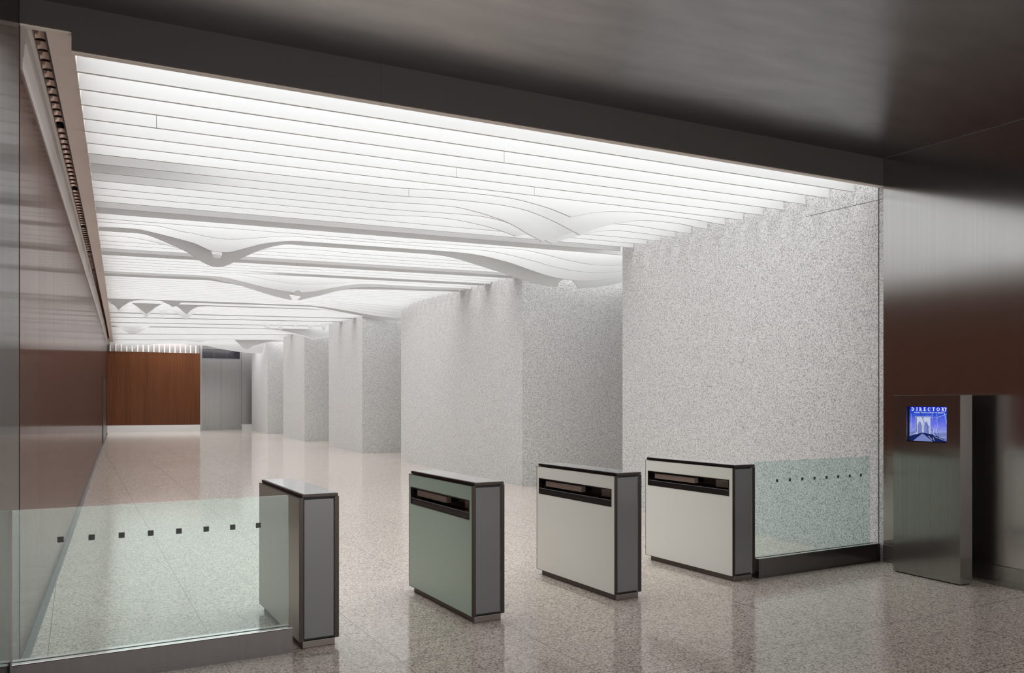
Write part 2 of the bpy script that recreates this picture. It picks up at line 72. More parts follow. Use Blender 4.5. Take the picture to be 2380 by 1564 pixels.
# ------------------------------------------------------------------ materials
def mat(name):
    m = bpy.data.materials.new(name); m.use_nodes = True
    nt = m.node_tree; nt.nodes.clear()
    out = nt.nodes.new('ShaderNodeOutputMaterial')
    return m, nt, out
def N(nt, t, **kw):
    n = nt.nodes.new(t)
    for k, v in kw.items(): setattr(n, k, v)
    return n
def L(nt, a, b): nt.links.new(a, b)
def pbr(name, col, rough=.5, metal=0., spec=.5, coat=0., emit=None, es=0.):
    m, nt, out = mat(name)
    p = N(nt, 'ShaderNodeBsdfPrincipled')
    p.inputs['Base Color'].default_value = (*col, 1); p.inputs['Roughness'].default_value = rough
    p.inputs['Metallic'].default_value = metal; p.inputs['Specular IOR Level'].default_value = spec
    p.inputs['Coat Weight'].default_value = coat; p.inputs['Coat Roughness'].default_value = .05
    if emit: p.inputs['Emission Color'].default_value = (*emit, 1); p.inputs['Emission Strength'].default_value = es
    L(nt, p.outputs[0], out.inputs[0]); return m
def emis(name, col, s):
    m, nt, out = mat(name); e = N(nt, 'ShaderNodeEmission')
    e.inputs[0].default_value = (*col, 1); e.inputs[1].default_value = s
    L(nt, e.outputs[0], out.inputs[0]); return m
def math_(nt, op, a, b=None, c=None):
    n = N(nt, 'ShaderNodeMath', operation=op)
    for i, v in enumerate((a, b, c)):
        if v is None: continue
        if isinstance(v, (int, float)): n.inputs[i].default_value = v
        else: L(nt, v, n.inputs[i])
    return n.outputs[0]
def ramp(nt, fac, stops):
    r = N(nt, 'ShaderNodeValToRGB'); e = r.color_ramp.elements
    while len(e) < len(stops): e.new(.5)
    for x, (p, c) in zip(e, stops): x.position = p; x.color = (*c, 1)
    L(nt, fac, r.inputs[0]); return r.outputs[0]
def mixc(nt, fac, a, b):
    n = N(nt, 'ShaderNodeMix', data_type='RGBA')
    for s, v in ((n.inputs[0], fac), (n.inputs[6], a), (n.inputs[7], b)):
        if isinstance(v, (int, float)): s.default_value = v
        elif isinstance(v, tuple): s.default_value = (*v, 1)
        else: L(nt, v, s)
    return n.outputs[2]
def pos(nt):
    g = N(nt, 'ShaderNodeNewGeometry'); s = N(nt, 'ShaderNodeSeparateXYZ'); L(nt, g.outputs[0], s.inputs[0])
    return g.outputs[0], s.outputs
def joint(nt, v, period, phase, w):
    """1 on a joint line of width w repeated every period along the coordinate v"""
    t = math_(nt, 'SUBTRACT', v, phase)
    t = math_(nt, 'PINGPONG', t, period/2)
    return math_(nt, 'LESS_THAN', t, w/2)
def line(nt, v, at, w):
    t = math_(nt, 'ABSOLUTE', math_(nt, 'SUBTRACT', v, at)); return math_(nt, 'LESS_THAN', t, w/2)
def speckle(nt, scale, stops, big=None):
    p, s = pos(nt)
    v = N(nt, 'ShaderNodeTexVoronoi'); v.inputs['Scale'].default_value = scale; L(nt, p, v.inputs['Vector'])
    sp = N(nt, 'ShaderNodeSeparateColor'); L(nt, v.outputs['Color'], sp.inputs[0])
    n = N(nt, 'ShaderNodeTexNoise'); n.inputs['Scale'].default_value = scale*.55; n.inputs['Detail'].default_value = 3
    L(nt, p, n.inputs['Vector'])
    f = math_(nt, 'ADD', math_(nt, 'MULTIPLY', sp.outputs[0], .55), math_(nt, 'MULTIPLY', n.outputs[0], .45))
    return ramp(nt, f, stops), p, s

def m_granite():
    m, nt, out = mat('grey_granite')
    c, p, s = speckle(nt, 105, [(.20, (.26, .26, .265)), (.36, (.50, .495, .49)), (.55, (.68, .675, .665)), (.80, (.86, .855, .845))])
    n = N(nt, 'ShaderNodeTexNoise'); n.inputs['Scale'].default_value = .9; n.inputs['Detail'].default_value = 2; L(nt, p, n.inputs['Vector'])
    c = mixc(nt, math_(nt, 'MULTIPLY', n.outputs[0], .12), c, (.45, .43, .41))
    lt = math_(nt, 'MAXIMUM', line(nt, s[2], 1.17, .006), line(nt, s[2], 2.42, .005))
    c = mixc(nt, math_(nt, 'MULTIPLY', lt, .45), c, (.78, .77, .75))
    near = math_(nt, 'LESS_THAN', s[1], 6.75)
    z = math_(nt, 'SUBTRACT', s[2], math_(nt, 'MULTIPLY', s[1], .03))
    dk = math_(nt, 'MULTIPLY', line(nt, z, 3.49, .007), math_(nt, 'ADD', math_(nt, 'MULTIPLY', near, .65), .2))
    dk = math_(nt, 'MAXIMUM', dk, math_(nt, 'MULTIPLY', line(nt, s[1], 5.785, .012), 1.0))
    c = mixc(nt, dk, c, (.03, .03, .035))
    b = N(nt, 'ShaderNodeBsdfPrincipled'); L(nt, c, b.inputs['Base Color']); b.inputs['Roughness'].default_value = .55
    b.inputs['Specular IOR Level'].default_value = .35
    L(nt, b.outputs[0], out.inputs[0]); return m
def m_floor():
    m, nt, out = mat('polished_terrazzo')
    c, p, s = speckle(nt, 104, [(.22, (.17, .14, .125)), (.37, (.43, .37, .325)), (.52, (.66, .575, .495)), (.80, (.88, .80, .71))])
    n = N(nt, 'ShaderNodeTexNoise'); n.inputs['Scale'].default_value = .7; L(nt, p, n.inputs['Vector'])
    c = mixc(nt, math_(nt, 'MULTIPLY', n.outputs[0], .22), c, (.50, .41, .38))
    u = math_(nt, 'MULTIPLY_ADD', s[1], .04, s[0]); v = math_(nt, 'MULTIPLY_ADD', s[0], -.06, s[1])
    j = math_(nt, 'MAXIMUM', joint(nt, u, .967, .80, .0055), joint(nt, v, .94, 4.72, .0055))
    c = mixc(nt, math_(nt, 'MULTIPLY', j, .85), c, (.09, .075, .07))
    b = N(nt, 'ShaderNodeBsdfPrincipled'); L(nt, c, b.inputs['Base Color'])
    n2 = N(nt, 'ShaderNodeTexNoise'); n2.inputs['Scale'].default_value = 3; L(nt, p, n2.inputs['Vector'])
    L(nt, math_(nt, 'MULTIPLY_ADD', n2.outputs[0], .04, .10), b.inputs['Roughness'])
    b.inputs['IOR'].default_value = 1.7; b.inputs['Specular IOR Level'].default_value = .65
    L(nt, b.outputs[0], out.inputs[0]); return m
def m_brushed(name, col, rough, aniso, tangent, dcol, dmix, stretch, joints=None, streak=.18, beyond=None):
    """brushed metal: anisotropic gloss whose grain runs across `tangent`"""
    m, nt, out = mat(name); p, s = pos(nt)
    mp = N(nt, 'ShaderNodeMapping'); mp.inputs['Scale'].default_value = stretch; L(nt, p, mp.inputs['Vector'])
    n = N(nt, 'ShaderNodeTexNoise'); n.inputs['Scale'].default_value = 1; n.inputs['Detail'].default_value = 4; L(nt, mp.outputs[0], n.inputs['Vector'])
    lo = tuple(x*(1-streak) for x in col); hi = tuple(min(1, x*(1+streak)) for x in col)
    c = ramp(nt, n.outputs[0], [(.3, lo), (.7, hi)])
    dc = dcol
    if beyond:                                      # panels past a joint have a redder finish
        far = math_(nt, 'GREATER_THAN', s[1], beyond[0]); dc = mixc(nt, far, dcol, beyond[2])
        c2 = ramp(nt, n.outputs[0], [(.3, tuple(x*(1-streak) for x in beyond[1])), (.7, tuple(x*(1+streak) for x in beyond[1]))]); c = mixc(nt, far, c, c2)
    if joints is not None:
        j = joints(nt, s); c = mixc(nt, j, c, (.01, .01, .01)); dc = mixc(nt, j, dc, (.005, .005, .005))
    g = N(nt, 'ShaderNodeBsdfAnisotropic'); L(nt, c, g.inputs['Color']); g.inputs['Roughness'].default_value = rough
    g.inputs['Anisotropy'].default_value = aniso
    t = N(nt, 'ShaderNodeCombineXYZ')
    for i in range(3): t.inputs[i].default_value = tangent[i]
    L(nt, t.outputs[0], g.inputs['Tangent'])
    d = N(nt, 'ShaderNodeBsdfDiffuse')
    if isinstance(dc, tuple): d.inputs[0].default_value = (*dc, 1)
    else: L(nt, dc, d.inputs[0])
    mx = N(nt, 'ShaderNodeMixShader'); mx.inputs[0].default_value = dmix
    L(nt, g.outputs[0], mx.inputs[1]); L(nt, d.outputs[0], mx.inputs[2]); L(nt, mx.outputs[0], out.inputs[0]); return m
def m_lacquer():
    """dark brown satin panelling: brown when seen square on, mirror-like at a grazing view"""
    m, nt, out = mat('satin_brown_panelling'); p, s = pos(nt)
    mp = N(nt, 'ShaderNodeMapping'); mp.inputs['Scale'].default_value = (30, 42, .12); L(nt, p, mp.inputs['Vector'])
    n = N(nt, 'ShaderNodeTexNoise'); n.inputs['Scale'].default_value = 1; n.inputs['Detail'].default_value = 4; L(nt, mp.outputs[0], n.inputs['Vector'])
    c = ramp(nt, n.outputs[0], [(.3, (.058, .017, .0085)), (.7, (.092, .030, .016))])
    gcol = ramp(nt, n.outputs[0], [(.3, (.50, .455, .445)), (.7, (.62, .57, .56))])
    j = math_(nt, 'MULTIPLY', joint(nt, s[1], 1.456, 5.73, .008), .8)
    c = mixc(nt, j, c, (.006, .005, .005)); gcol = mixc(nt, j, gcol, (.02, .02, .02))
    g = N(nt, 'ShaderNodeBsdfAnisotropic'); L(nt, gcol, g.inputs['Color']); g.inputs['Roughness'].default_value = .12; g.inputs['Anisotropy'].default_value = .38
    t = N(nt, 'ShaderNodeCombineXYZ'); t.inputs[2].default_value = 1; L(nt, t.outputs[0], g.inputs['Tangent'])
    d = N(nt, 'ShaderNodeBsdfDiffuse'); L(nt, c, d.inputs[0])
    lw = N(nt, 'ShaderNodeLayerWeight'); lw.inputs[0].default_value = .5
    f = math_(nt, 'MULTIPLY_ADD', math_(nt, 'POWER', lw.outputs[1], 5.0), .95, .05)
    mx = N(nt, 'ShaderNodeMixShader'); L(nt, f, mx.inputs[0]); L(nt, d.outputs[0], mx.inputs[1]); L(nt, g.outputs[0], mx.inputs[2])
    L(nt, mx.outputs[0], out.inputs[0]); return m
def m_wood():
    m, nt, out = mat('walnut_panelling'); p, s = pos(nt)
    mp = N(nt, 'ShaderNodeMapping'); mp.inputs['Scale'].default_value = (14, 14, .35); L(nt, p, mp.inputs['Vector'])
    n = N(nt, 'ShaderNodeTexNoise'); n.inputs['Scale'].default_value = 1.5; n.inputs['Detail'].default_value = 5; L(nt, mp.outputs[0], n.inputs['Vector'])
    c = ramp(nt, n.outputs[0], [(.3, (.075, .022, .006)), (.7, (.135, .043, .012))])
    q = math_(nt, 'FLOOR', math_(nt, 'DIVIDE', s[0], .31)); w = N(nt, 'ShaderNodeTexWhiteNoise', noise_dimensions='1D'); L(nt, q, w.inputs['W'])
    c = mixc(nt, math_(nt, 'MULTIPLY', w.outputs[0], .45), c, (.145, .05, .016))
    b = N(nt, 'ShaderNodeBsdfPrincipled'); L(nt, c, b.inputs['Base Color']); b.inputs['Roughness'].default_value = .36
    b.inputs['Specular IOR Level'].default_value = .2
    L(nt, b.outputs[0], out.inputs[0]); return m
def m_glass(name, tint):
    m, nt, out = mat(name)
    t = N(nt, 'ShaderNodeBsdfTransparent'); t.inputs[0].default_value = (*tint, 1)
    g = N(nt, 'ShaderNodeBsdfGlossy'); g.inputs['Roughness'].default_value = .0; g.inputs[0].default_value = (.95, 1, .98, 1)
    lw = N(nt, 'ShaderNodeLayerWeight'); lw.inputs[0].default_value = .5
    f = math_(nt, 'MULTIPLY_ADD', math_(nt, 'POWER', lw.outputs[1], 5.0), .94, .04)
    mx = N(nt, 'ShaderNodeMixShader'); L(nt, f, mx.inputs[0]); L(nt, t.outputs[0], mx.inputs[1]); L(nt, g.outputs[0], mx.inputs[2])
    L(nt, mx.outputs[0], out.inputs[0]); return m
def m_beam():
    m, nt, out = mat('dark_painted_fascia'); p, s = pos(nt)
    j = math_(nt, 'MAXIMUM', line(nt, s[0], 1.72, .004), line(nt, s[0], 4.40, .004))
    c = mixc(nt, j, (.058, .049, .047), (.015, .013, .013))
    b = N(nt, 'ShaderNodeBsdfPrincipled'); L(nt, c, b.inputs['Base Color']); b.inputs['Roughness'].default_value = .5
    L(nt, b.outputs[0], out.inputs[0]); return m

def jl(nt, s):
    j = math_(nt, 'MULTIPLY', joint(nt, s[1], 1.456, 5.73, .007), .75)
    return math_(nt, 'MAXIMUM', j, line(nt, s[1], 5.73, .022))
def je(nt, s): return line(nt, s[1], -20, .01)
M = dict(
    granite=m_granite(), floor=m_floor(), wood=m_wood(), beam=m_beam(),
    wall_l=m_lacquer(),
    wall_e=m_brushed('brushed_entry_steel', (.40, .39, .385), .15, .6, (0, 0, 1), (.085, .07, .06), .14, (30, 60, .10), None, .08),
    wall_r=m_brushed('brushed_steel', (.52, .515, .505), .17, .5, (0, 0, 1), (.05, .03, .025), .05, (30, 50, .12), None, .028),
    kiosk=m_brushed('brushed_kiosk_steel', (.38, .37, .355), .18, .5, (0, 0, 1), (.09, .085, .08), .12, (30, 60, .2), None, .06),
    steel_x=m_brushed('brushed_base_steel', (.115, .105, .102), .20, .55, (0, 0, 1), (.05, .042, .04), .12, (30, 30, .3), None, .06),
    lift=m_brushed('brushed_lift_steel', (.42, .41, .40), .25, .6, (0, 0, 1), (.16, .155, .15), .25, (20, 20, .2), None, .05),
    ceil=m_brushed('dark_bronze_ceiling', (.40, .395, .402), .26, .3, (1, 0, 0), (.05, .046, .046), .12, (1.6, 6, 3), None, .09),
    white=pbr('white_baffle', (.745, .75, .745), .45),
    lamp=emis('luminous_ceiling', (.97, .985, 1.0), LUM),
    lampdim=emis('dim_luminous_panel', (.97, .985, 1.0), LUM*.25),
    lampsoft=emis('softened_luminous_panel', (.97, .985, 1.0), LUM*.9),
    lamphalf=emis('half_lit_luminous_panel', (.97, .985, 1.0), LUM*.5),
    unlit=pbr('unlit_ceiling_panel', (.30, .29, .28), .8),
    soffit=pbr('beige_soffit', (.72, .62, .57), .6),
    fascia=pbr('grey_bronze_fascia', (.46, .415, .39), .45, .25),
    black=pbr('black_gap', (.006, .006, .006), .6),
    trim=pbr('tan_edge_trim', (.74, .66, .59), .5),
    reflector=pbr('bronze_reflector', (.72, .54, .47), .3, .8),
    base=pbr('white_stone_base', (.72, .71, .69), .4),
    darkgran=pbr('dark_granite_border', (.13, .135, .135), .35),
    bronze=pbr('dark_bronze_edge', (.032, .025, .022), .28, .75),
    plinth=pbr('plinth_steel', (.13, .11, .10), .35, .8),
    side_w=pbr('frosted_white_glass', (.80, .80, .745), .32, 0, .5, .35),
    side_g=pbr('frosted_green_glass', (.42, .545, .46), .30, 0, .5, .35),
    side_o=pbr('frosted_olive_glass', (.62, .67, .59), .30, 0, .5, .35),
    front=pbr('grey_glass_end', (.098, .098, .103), .30, 0, .5, .5),
    topg=pbr('white_glass_top', (.62, .64, .63), .06, 0, .6, 1.0),
    glossblack=pbr('gloss_black', (.008, .008, .009), .12),
    sensor=pbr('sensor_brown', (.30, .225, .19), .4),
    lip=pbr('polished_steel_lip', (.80, .79, .78), .12, 1.0),
    rail=pbr('rail_grey', (.22, .22, .23), .3, .6),
    glass=m_glass('clear_green_glass', (.885, .957, .94)),
    dot=pbr('dark_dot', (.03, .032, .033), .5),
    transom=pbr('dark_transom_glass', (.022, .014, .03), .08, 0, .6),
    screen=None,
)
# the picture on the screen gives off its own light: blue sky, paler towards the bottom
def m_screen():
    m, nt, out = mat('screen_sky'); p, s = pos(nt)
    f = math_(nt, 'DIVIDE', math_(nt, 'SUBTRACT', s[2], 1.25), .315)
    n = N(nt, 'ShaderNodeTexNoise'); n.inputs['Scale'].default_value = 26; n.inputs['Detail'].default_value = 4; L(nt, p, n.inputs['Vector'])
    f = math_(nt, 'ADD', f, math_(nt, 'MULTIPLY', math_(nt, 'SUBTRACT', n.outputs[0], .5), .45))
    c = ramp(nt, f, [(0, (.05, .09, .22)), (.22, (.30, .36, .72)), (.5, (.16, .18, .78)), (.8, (.03, .09, .62)), (1, (.01, .02, .50))])
    e = N(nt, 'ShaderNodeEmission'); L(nt, c, e.inputs[0]); e.inputs[1].default_value = .95
    L(nt, e.outputs[0], out.inputs[0]); return m
M['screen'] = m_screen()
M['pic_pale'] = emis('screen_pale', (.62, .70, .95), .8)
M['pic_mid'] = emis('screen_mid', (.22, .27, .62), .8)
M['pic_dark'] = emis('screen_dark', (.012, .02, .12), .8)
M['pic_white'] = emis('screen_white', (.92, .97, 1.0), 1.0)

# ------------------------------------------------------------------ building helpers
def link(name, bm, m, parent=None, smooth=False):
    me = bpy.data.meshes.new(name); bm.normal_update(); bm.to_mesh(me); bm.free()
    ms = m if isinstance(m, (list, tuple)) else [m]
    for x in ms: me.materials.append(x)
    if smooth:
        for f in me.polygons: f.use_smooth = True
    o = bpy.data.objects.new(name, me); COL.objects.link(o)
    if parent: o.parent = parent
    return o
def tag(o, label=None, cat=None, group=None, kind=None):
    if label: o['label'] = label
    if cat: o['category'] = cat
    if group: o['group'] = group
    if kind: o['kind'] = kind
    return o
def struct(o): o['kind'] = 'structure'; return o
def thing(name, label, cat, loc=(0, 0, 0), rz=0., group=None):
    o = bpy.data.objects.new(name, None); COL.objects.link(o); o.location = loc; o.rotation_euler = (0, 0, rz)
    o.empty_display_size = .1
    return tag(o, label, cat, group)
def box(bm, x0, x1, y0, y1, z0, z1, bevel=0., mi=0):
    vs = [bm.verts.new((x, y, z)) for z in (z0, z1) for y in (y0, y1) for x in (x0, x1)]
    fs = [bm.faces.new([vs[i] for i in q]) for q in ((0, 2, 3, 1), (4, 5, 7, 6), (0, 1, 5, 4), (2, 6, 7, 3), (0, 4, 6, 2), (1, 3, 7, 5))]
    for f in fs: f.material_index = mi
    if bevel:
        es = list({e for f in fs for e in f.edges})
        bmesh.ops.bevel(bm, geom=es, offset=bevel, segments=2, affect='EDGES', profile=.6)
    return vs
def B(x0, x1, y0, y1, z0, z1, bevel=0.):
    bm = bmesh.new(); box(bm, x0, x1, y0, y1, z0, z1, bevel); return bm
def hexa(bm, pts):
    """8 corners: four below (counter-clockwise), four above"""
    v = [bm.verts.new(p) for p in pts]
    for q in ((3, 2, 1, 0), (4, 5, 6, 7), (0, 1, 5, 4), (1, 2, 6, 5), (2, 3, 7, 6), (3, 0, 4, 7)): bm.faces.new([v[i] for i in q])
def runY(bm, x0, x1, y0, y1, z0f, z1f, n=1):
    """bar along Y whose bottom and top follow functions of Y"""
    for i in range(n):
        a = y0+(y1-y0)*i/n; b = y0+(y1-y0)*(i+1)/n
        hexa(bm, [(x0, a, z0f(a)), (x1, a, z0f(a)), (x1, b, z0f(b)), (x0, b, z0f(b)), (x0, a, z1f(a)), (x1, a, z1f(a)), (x1, b, z1f(b)), (x0, b, z1f(b))])
    if n > 1: bmesh.ops.remove_doubles(bm, verts=bm.verts, dist=1e-5)
def slab(outer, holes, place, depth):
    """flat sheet with an outline (and holes) in two coordinates, given thickness along `depth`"""
    vs = []; es = []
    for loop in [outer]+list(holes):
        n0 = len(vs); vs += [Vector(p) for p in loop]
        es += [(n0+i, n0+(i+1) % len(loop)) for i in range(len(loop))]
    v2, e2, f2, _, _, _ = delaunay_2d_cdt(vs, es, [], 1 if holes else 4, 1e-5)
    bm = bmesh.new(); bv = [bm.verts.new(place(*p)) for p in v2]
    def inside(p, loop):
        c = False
        for (x0, y0), (x1, y1) in zip(loop, loop[1:]+loop[:1]):
            if (y0 > p[1]) != (y1 > p[1]) and p[0] < (x1-x0)*(p[1]-y0)/(y1-y0)+x0: c = not c
        return c
    cen = lambda q: (sum(v2[i][0] for i in q)/len(q), sum(v2[i][1] for i in q)/len(q))
    fs = [bm.faces.new([bv[i] for i in q]) for q in f2 if not any(inside(cen(q), list(h)) for h in holes)]
    for v in [v for v in bm.verts if not v.link_faces]: bm.verts.remove(v)
    ex = bmesh.ops.extrude_face_region(bm, geom=fs)
    bmesh.ops.translate(bm, verts=[v for v in ex['geom'] if isinstance(v, bmesh.types.BMVert)], vec=depth)
    bmesh.ops.recalc_face_normals(bm, faces=bm.faces)
    return bm

# ------------------------------------------------------------------ the setting
struct(link('floor', B(-.9, 15, -6, 54, -.1, 0), M['floor']))
struct(link('wall_left', B(-.8, WX, 5.76, 54, 0, 5.8), M['wall_l']))
struct(link('wall_left_entry', B(-.8, WX, 2.6, 5.70, 0, 5.8), M['wall_e']))
struct(link('wall_left_back', B(-.8, WX, -3.2, 2.6, 0, 5.8), M['wood']))  # unseen stretch, made dark to cut light bounced onto the kiosk end
struct(link('wall_left_joint', B(-.8, WX-.004, 5.70, 5.76, 0, 5.8), M['black']))
struct(link('baseboard_left', B(WX, -.497, 5.2, 48, 0, .012), M['darkgran']))
struct(link('wall_right', B(6.95, 7.2, -3.2, 5.73, 0, 5.8), M['wall_r']))
bm = bmesh.new(); box(bm, 6.935, 6.95, -3, 5.725, .004, .175, .003); struct(link('baseboard_right', bm, M['kiosk']))
# entrance side, behind the camera: a wall with one wide glazed opening onto daylight
bm = bmesh.new()
for q in ((-.8, -.45, 0, 5.8), (6.85, 7.2, 0, 5.8), (-.45, 6.85, 3.55, 5.8)): box(bm, q[0], q[1], -3.2, -3, q[2], q[3])
struct(link('wall_back', bm, M['beam']))
bm = bmesh.new(); runY(bm, WX, 6.95, -3.2, 5.76, zent, lambda y: 4.6); struct(link('ceiling', bm, M['ceil']))
bm = bmesh.new(); runY(bm, 6.942, 6.95, -3, 5.72, lambda y: zent(y)-.005, zent); struct(link('trim_9', bm, M['rail']))
# the dark fascia across the hall, with its stepped-up left end
bm = bmesh.new(); box(bm, -.262, 6.949, 5.729, 5.786, 3.796, 4.3); box(bm, WX, -.262, 5.729, 5.786, 3.912, 4.3)
bmesh.ops.remove_doubles(bm, verts=bm.verts, dist=1e-5)
struct(link('trim_1', bm, M['beam']))
bm = bmesh.new(); box(bm, -.25, 6.94, 5.787, 5.80, 3.80, 4.16); struct(link('bounce_liner', bm, M['white']))  # unseen white board added behind the fascia to bounce light onto the first baffle
bm = bmesh.new(); box(bm, -.262, 6.949, 5.745, 5.788, 3.786, 3.7955); struct(link('trim_2', bm, M['trim']))
bm = bmesh.new(); box(bm, WX, -.262, 5.747, 5.788, 3.902, 3.9115); struct(link('trim_7', bm, M['trim']))
# luminous ceiling above the baffles: one panel per bay, some bays without lamps
DARK = {14, 18, 24, 28, 32, 46, 49, 58, 63, 70, 76, 87, 98}
def pier_at(y, e=.05): return any(a-e <= y <= b+e for a, b in PIERS)
bm = bmesh.new()
def lq(x0, x1, k, mi):
    def pt(j, x):
        if j < 0: return (x, 5.79, zc(5.79)+.36)
        t = (x-XL)/(XR-XL); y = YL(j)+t*(YR(j)-YL(j)); return (x, y, zc(y)+.36)
    f = bm.faces.new([bm.verts.new(p) for p in (pt(k-1, x0), pt(k, x0), pt(k, x1), pt(k-1, x1))]); f.material_index = mi
for k in range(0, NB+8):
    d = 1 if k in DARK else 0
    if k == 8: lq(XL, .25, k, 1); lq(.25, .9, k, 2); lq(.9, 6.945, k, 3)
    elif k in (7, 9): lq(XL, .7, k, 2); lq(.7, 6.945, k, 3)
    elif k in (10, 11, 12): lq(XL, 6.945, k, 3)
    elif k == 28: lq(XL, 2.6, k, 0); lq(2.6, 6.945, k, 1)
    elif k in (13, 23, 31): lq(XL, 6.945, k, 2)
    else: lq(XL, 6.945, k, d)
bmesh.ops.remove_doubles(bm, verts=bm.verts, dist=1e-4)
for f in bm.faces:
    if f.normal.z > 0: f.normal_flip()
struct(link('ceiling_luminous', bm, [M['lamp'], M['lampdim'], M['lamphalf'], M['lampsoft']]))
struct(link('ceiling_slab', B(-.8, 15, -3.2, 54, 5.7, 5.9), M['unlit']))  # unseen slab added on top to keep the world light out
GAPS = [(a[1], b[0]) for a, b in zip(PIERS, PIERS[1:])]+[(48.8, 51.85)]
for a, b in GAPS:
    bm = bmesh.new(); runY(bm, 6.955, 9.6, a+.01, b-.01, lambda y: zc(y)+.36, lambda y: zc(y)+.4)
    struct(link('ceiling_lobby', bm, M['lamp']))
    bm = bmesh.new(); runY(bm, 9.6, 13.98, a+.01, b-.01, lambda y: zc(y)+.1, lambda y: zc(y)+.4)
    struct(link('ceiling_lobby_back', bm, M['unlit']))
struct(link('wall_lobby', B(14, 14.3, 5.7, 54, 0, 5.7), M['granite']))
struct(link('wall_end', B(-.8, 15, 53, 53.3, 0, 5.7), M['lift']))

# granite piers between the lift lobbies
PL = ['nearest and tallest granite pier, behind the right glass barrier',
      'second granite pier, broad, rising behind the two middle turnstiles',
      'third granite pier from the front, narrow lit face and darker side face',
      'fourth granite pier from the front, second last before the lift doors',
      'farthest granite pier, next to the steel lift doors']
for (a, b), lb in zip(PIERS, PL):
    tag(link('granite_pier', B(6.95, 13.99, a, b, 0, 5.6), M['granite']), lb, 'pier', 'granite piers along the right side')

# walnut end wall on its white base, with the clerestory fins above it
struct(link('wall_far', B(WX, 4.19, 49.3, 49.6, .37, 4.42), M['wood']))
struct(link('baseboard_far', B(WX, 4.19, 49.27, 49.6, 0, .37), M['base']))
bm = B(WX, 4.19, 49.5, 49.6, 4.42, 5.7); struct(link('wall_clerestory', bm, M['fascia']))
for i in range(17):
    x = -.40+i*.272
    tag(link('clerestory_fin', B(x-.028, x+.028, 49.2, 49.5, 4.42, 4.86), M['white']),
        'small white upright fin in the row above the walnut end wall', 'fin', 'white fins above the end wall')
# steel return and lift at the far right
struct(link('wall_return', B(4.19, 4.30, 49.27, 53, 0, 5.7), M['lift']))
d = struct(link('door_1', B(4.30, 6.8, 51.98, 52.2, 0, 4.9), M['lift']))
for a, b in ((4.46, 5.575), (5.605, 6.70)):
    link('door_leaf', B(a, b, 51.94, 51.985, .01, 4.25, .004), M['lift'], d)
fr = link('transom_frame', B(4.44, 6.72, 51.95, 51.98, 4.25, 4.30), M['rail'], d)
link('transom_pane', B(4.46, 6.70, 51.96, 51.98, 4.30, 4.88), M['transom'], d)
for x in (5.2, 5.95): link('mullion', B(x-.008, x+.008, 51.945, 51.96, 4.30, 4.88), M['rail'], d)
struct(link('wall_lift_side', B(6.8, 8.4, 51.9, 52.3, .3, 5.7), M['lift']))
struct(link('baseboard_lift', B(6.8, 8.4, 51.88, 52.3, 0, .3), M['base']))
# dark service door in the far part of the left wall
d2 = struct(link('door_2', B(WX, WX+.03, 34.3, 41.8, .08, 2.62), M['bronze']))

# left edge: beige soffit, slot and bronze fascia
zs = lambda y: 3.905+.0275*(y-5.75) if y < 35 else 3.905+.0275*29.25+.015*(y-35)
bm = bmesh.new(); runY(bm, -.405, XL-.01, 5.79, 49.2, zs, lambda y: zs(y)+.3, 12); struct(link('trim_3', bm, M['soffit']))
bm = bmesh.new(); runY(bm, -.417, -.405, 5.79, 49.2, lambda y: zs(y)-.001, lambda y: zs(y)+.25, 12); struct(link('trim_4', bm, M['black']))
zf = lambda y: zs(y)-.255
bm = bmesh.new()
def runpoly(bm, prof, y0, y1, n):
    rings = []
    for i in range(n+1):
        y = y0+(y1-y0)*i/n; dz = zs(y)-3.905
        rings.append([bm.verts.new((x, y, z+dz)) for x, z in prof])
    m = len(prof)
    for a, b in zip(rings, rings[1:]):
        for j in range(m): bm.faces.new((a[j], a[(j+1) % m], b[(j+1) % m], b[j]))
    bm.faces.new(rings[0][::-1]); bm.faces.new(rings[-1])
    bmesh.ops.recalc_face_normals(bm, faces=bm.faces)
runpoly(bm, [(WX, 3.652), (-.531, 3.652), (-.527, 3.72), (-.522, 3.724), (-.518, 3.80), (-.512, 3.806), (-.505, 3.897), (-.482, 3.903), (-.482, 4.15), (WX, 4.15)], 5.79, 49.2, 14)
struct(link('trim_5', bm, M['fascia']))
bm = bmesh.new(); runY(bm, -.482, -.417, 5.79, 49.2, lambda y: zs(y)+.2, lambda y: zs(y)+.24, 12); struct(link('trim_6', bm, M['black']))
# linear fixtures in the slot: a housing with a row of scooped reflectors
def make_fixture(y0, n, lit):
    pitch = .188
    t = thing('slot_light', 'bronze linear light with scooped reflectors in the left slot, nearest the dark fascia' if lit else
              'dark bronze linear light farther along the slot at the left wall', 'light', (-.45, y0, zs(y0)), 0, 'linear lights in the left slot')
    bm = bmesh.new(); cols = 6; rows = 5
    for i in range(n):                                        # scooped cells between thin cross blades
        for a in range(rows):
            for b in range(cols):
                def P(a, b):
                    v = a/rows; w = b/cols
                    x = -.030+.062*w; y = pitch*(i+v); z = .012+.085*math.sin(math.pi*min(1, v*.93))*(.55+.45*math.sin(math.pi*w))
                    return (x, y, z+.0275*y)
                bm.faces.new([bm.verts.new(P(*q)) for q in ((a, b), (a, b+1), (a+1, b+1), (a+1, b))])
    bmesh.ops.remove_doubles(bm, verts=bm.verts, dist=1e-5)
    link('reflector', bm, M['reflector'], t, True)
    bm = bmesh.new(); y1 = n*pitch
    def sl(x0, x1, za, zb): hexa(bm, [(x0, 0, za), (x1, 0, za), (x1, y1, za+.0275*y1), (x0, y1, za+.0275*y1), (x0, 0, zb), (x1, 0, zb), (x1, y1, zb+.0275*y1), (x0, y1, zb+.0275*y1)])
    sl(-.032, .032, .11, .125); link('housing', bm, M['black'], t)
    return t
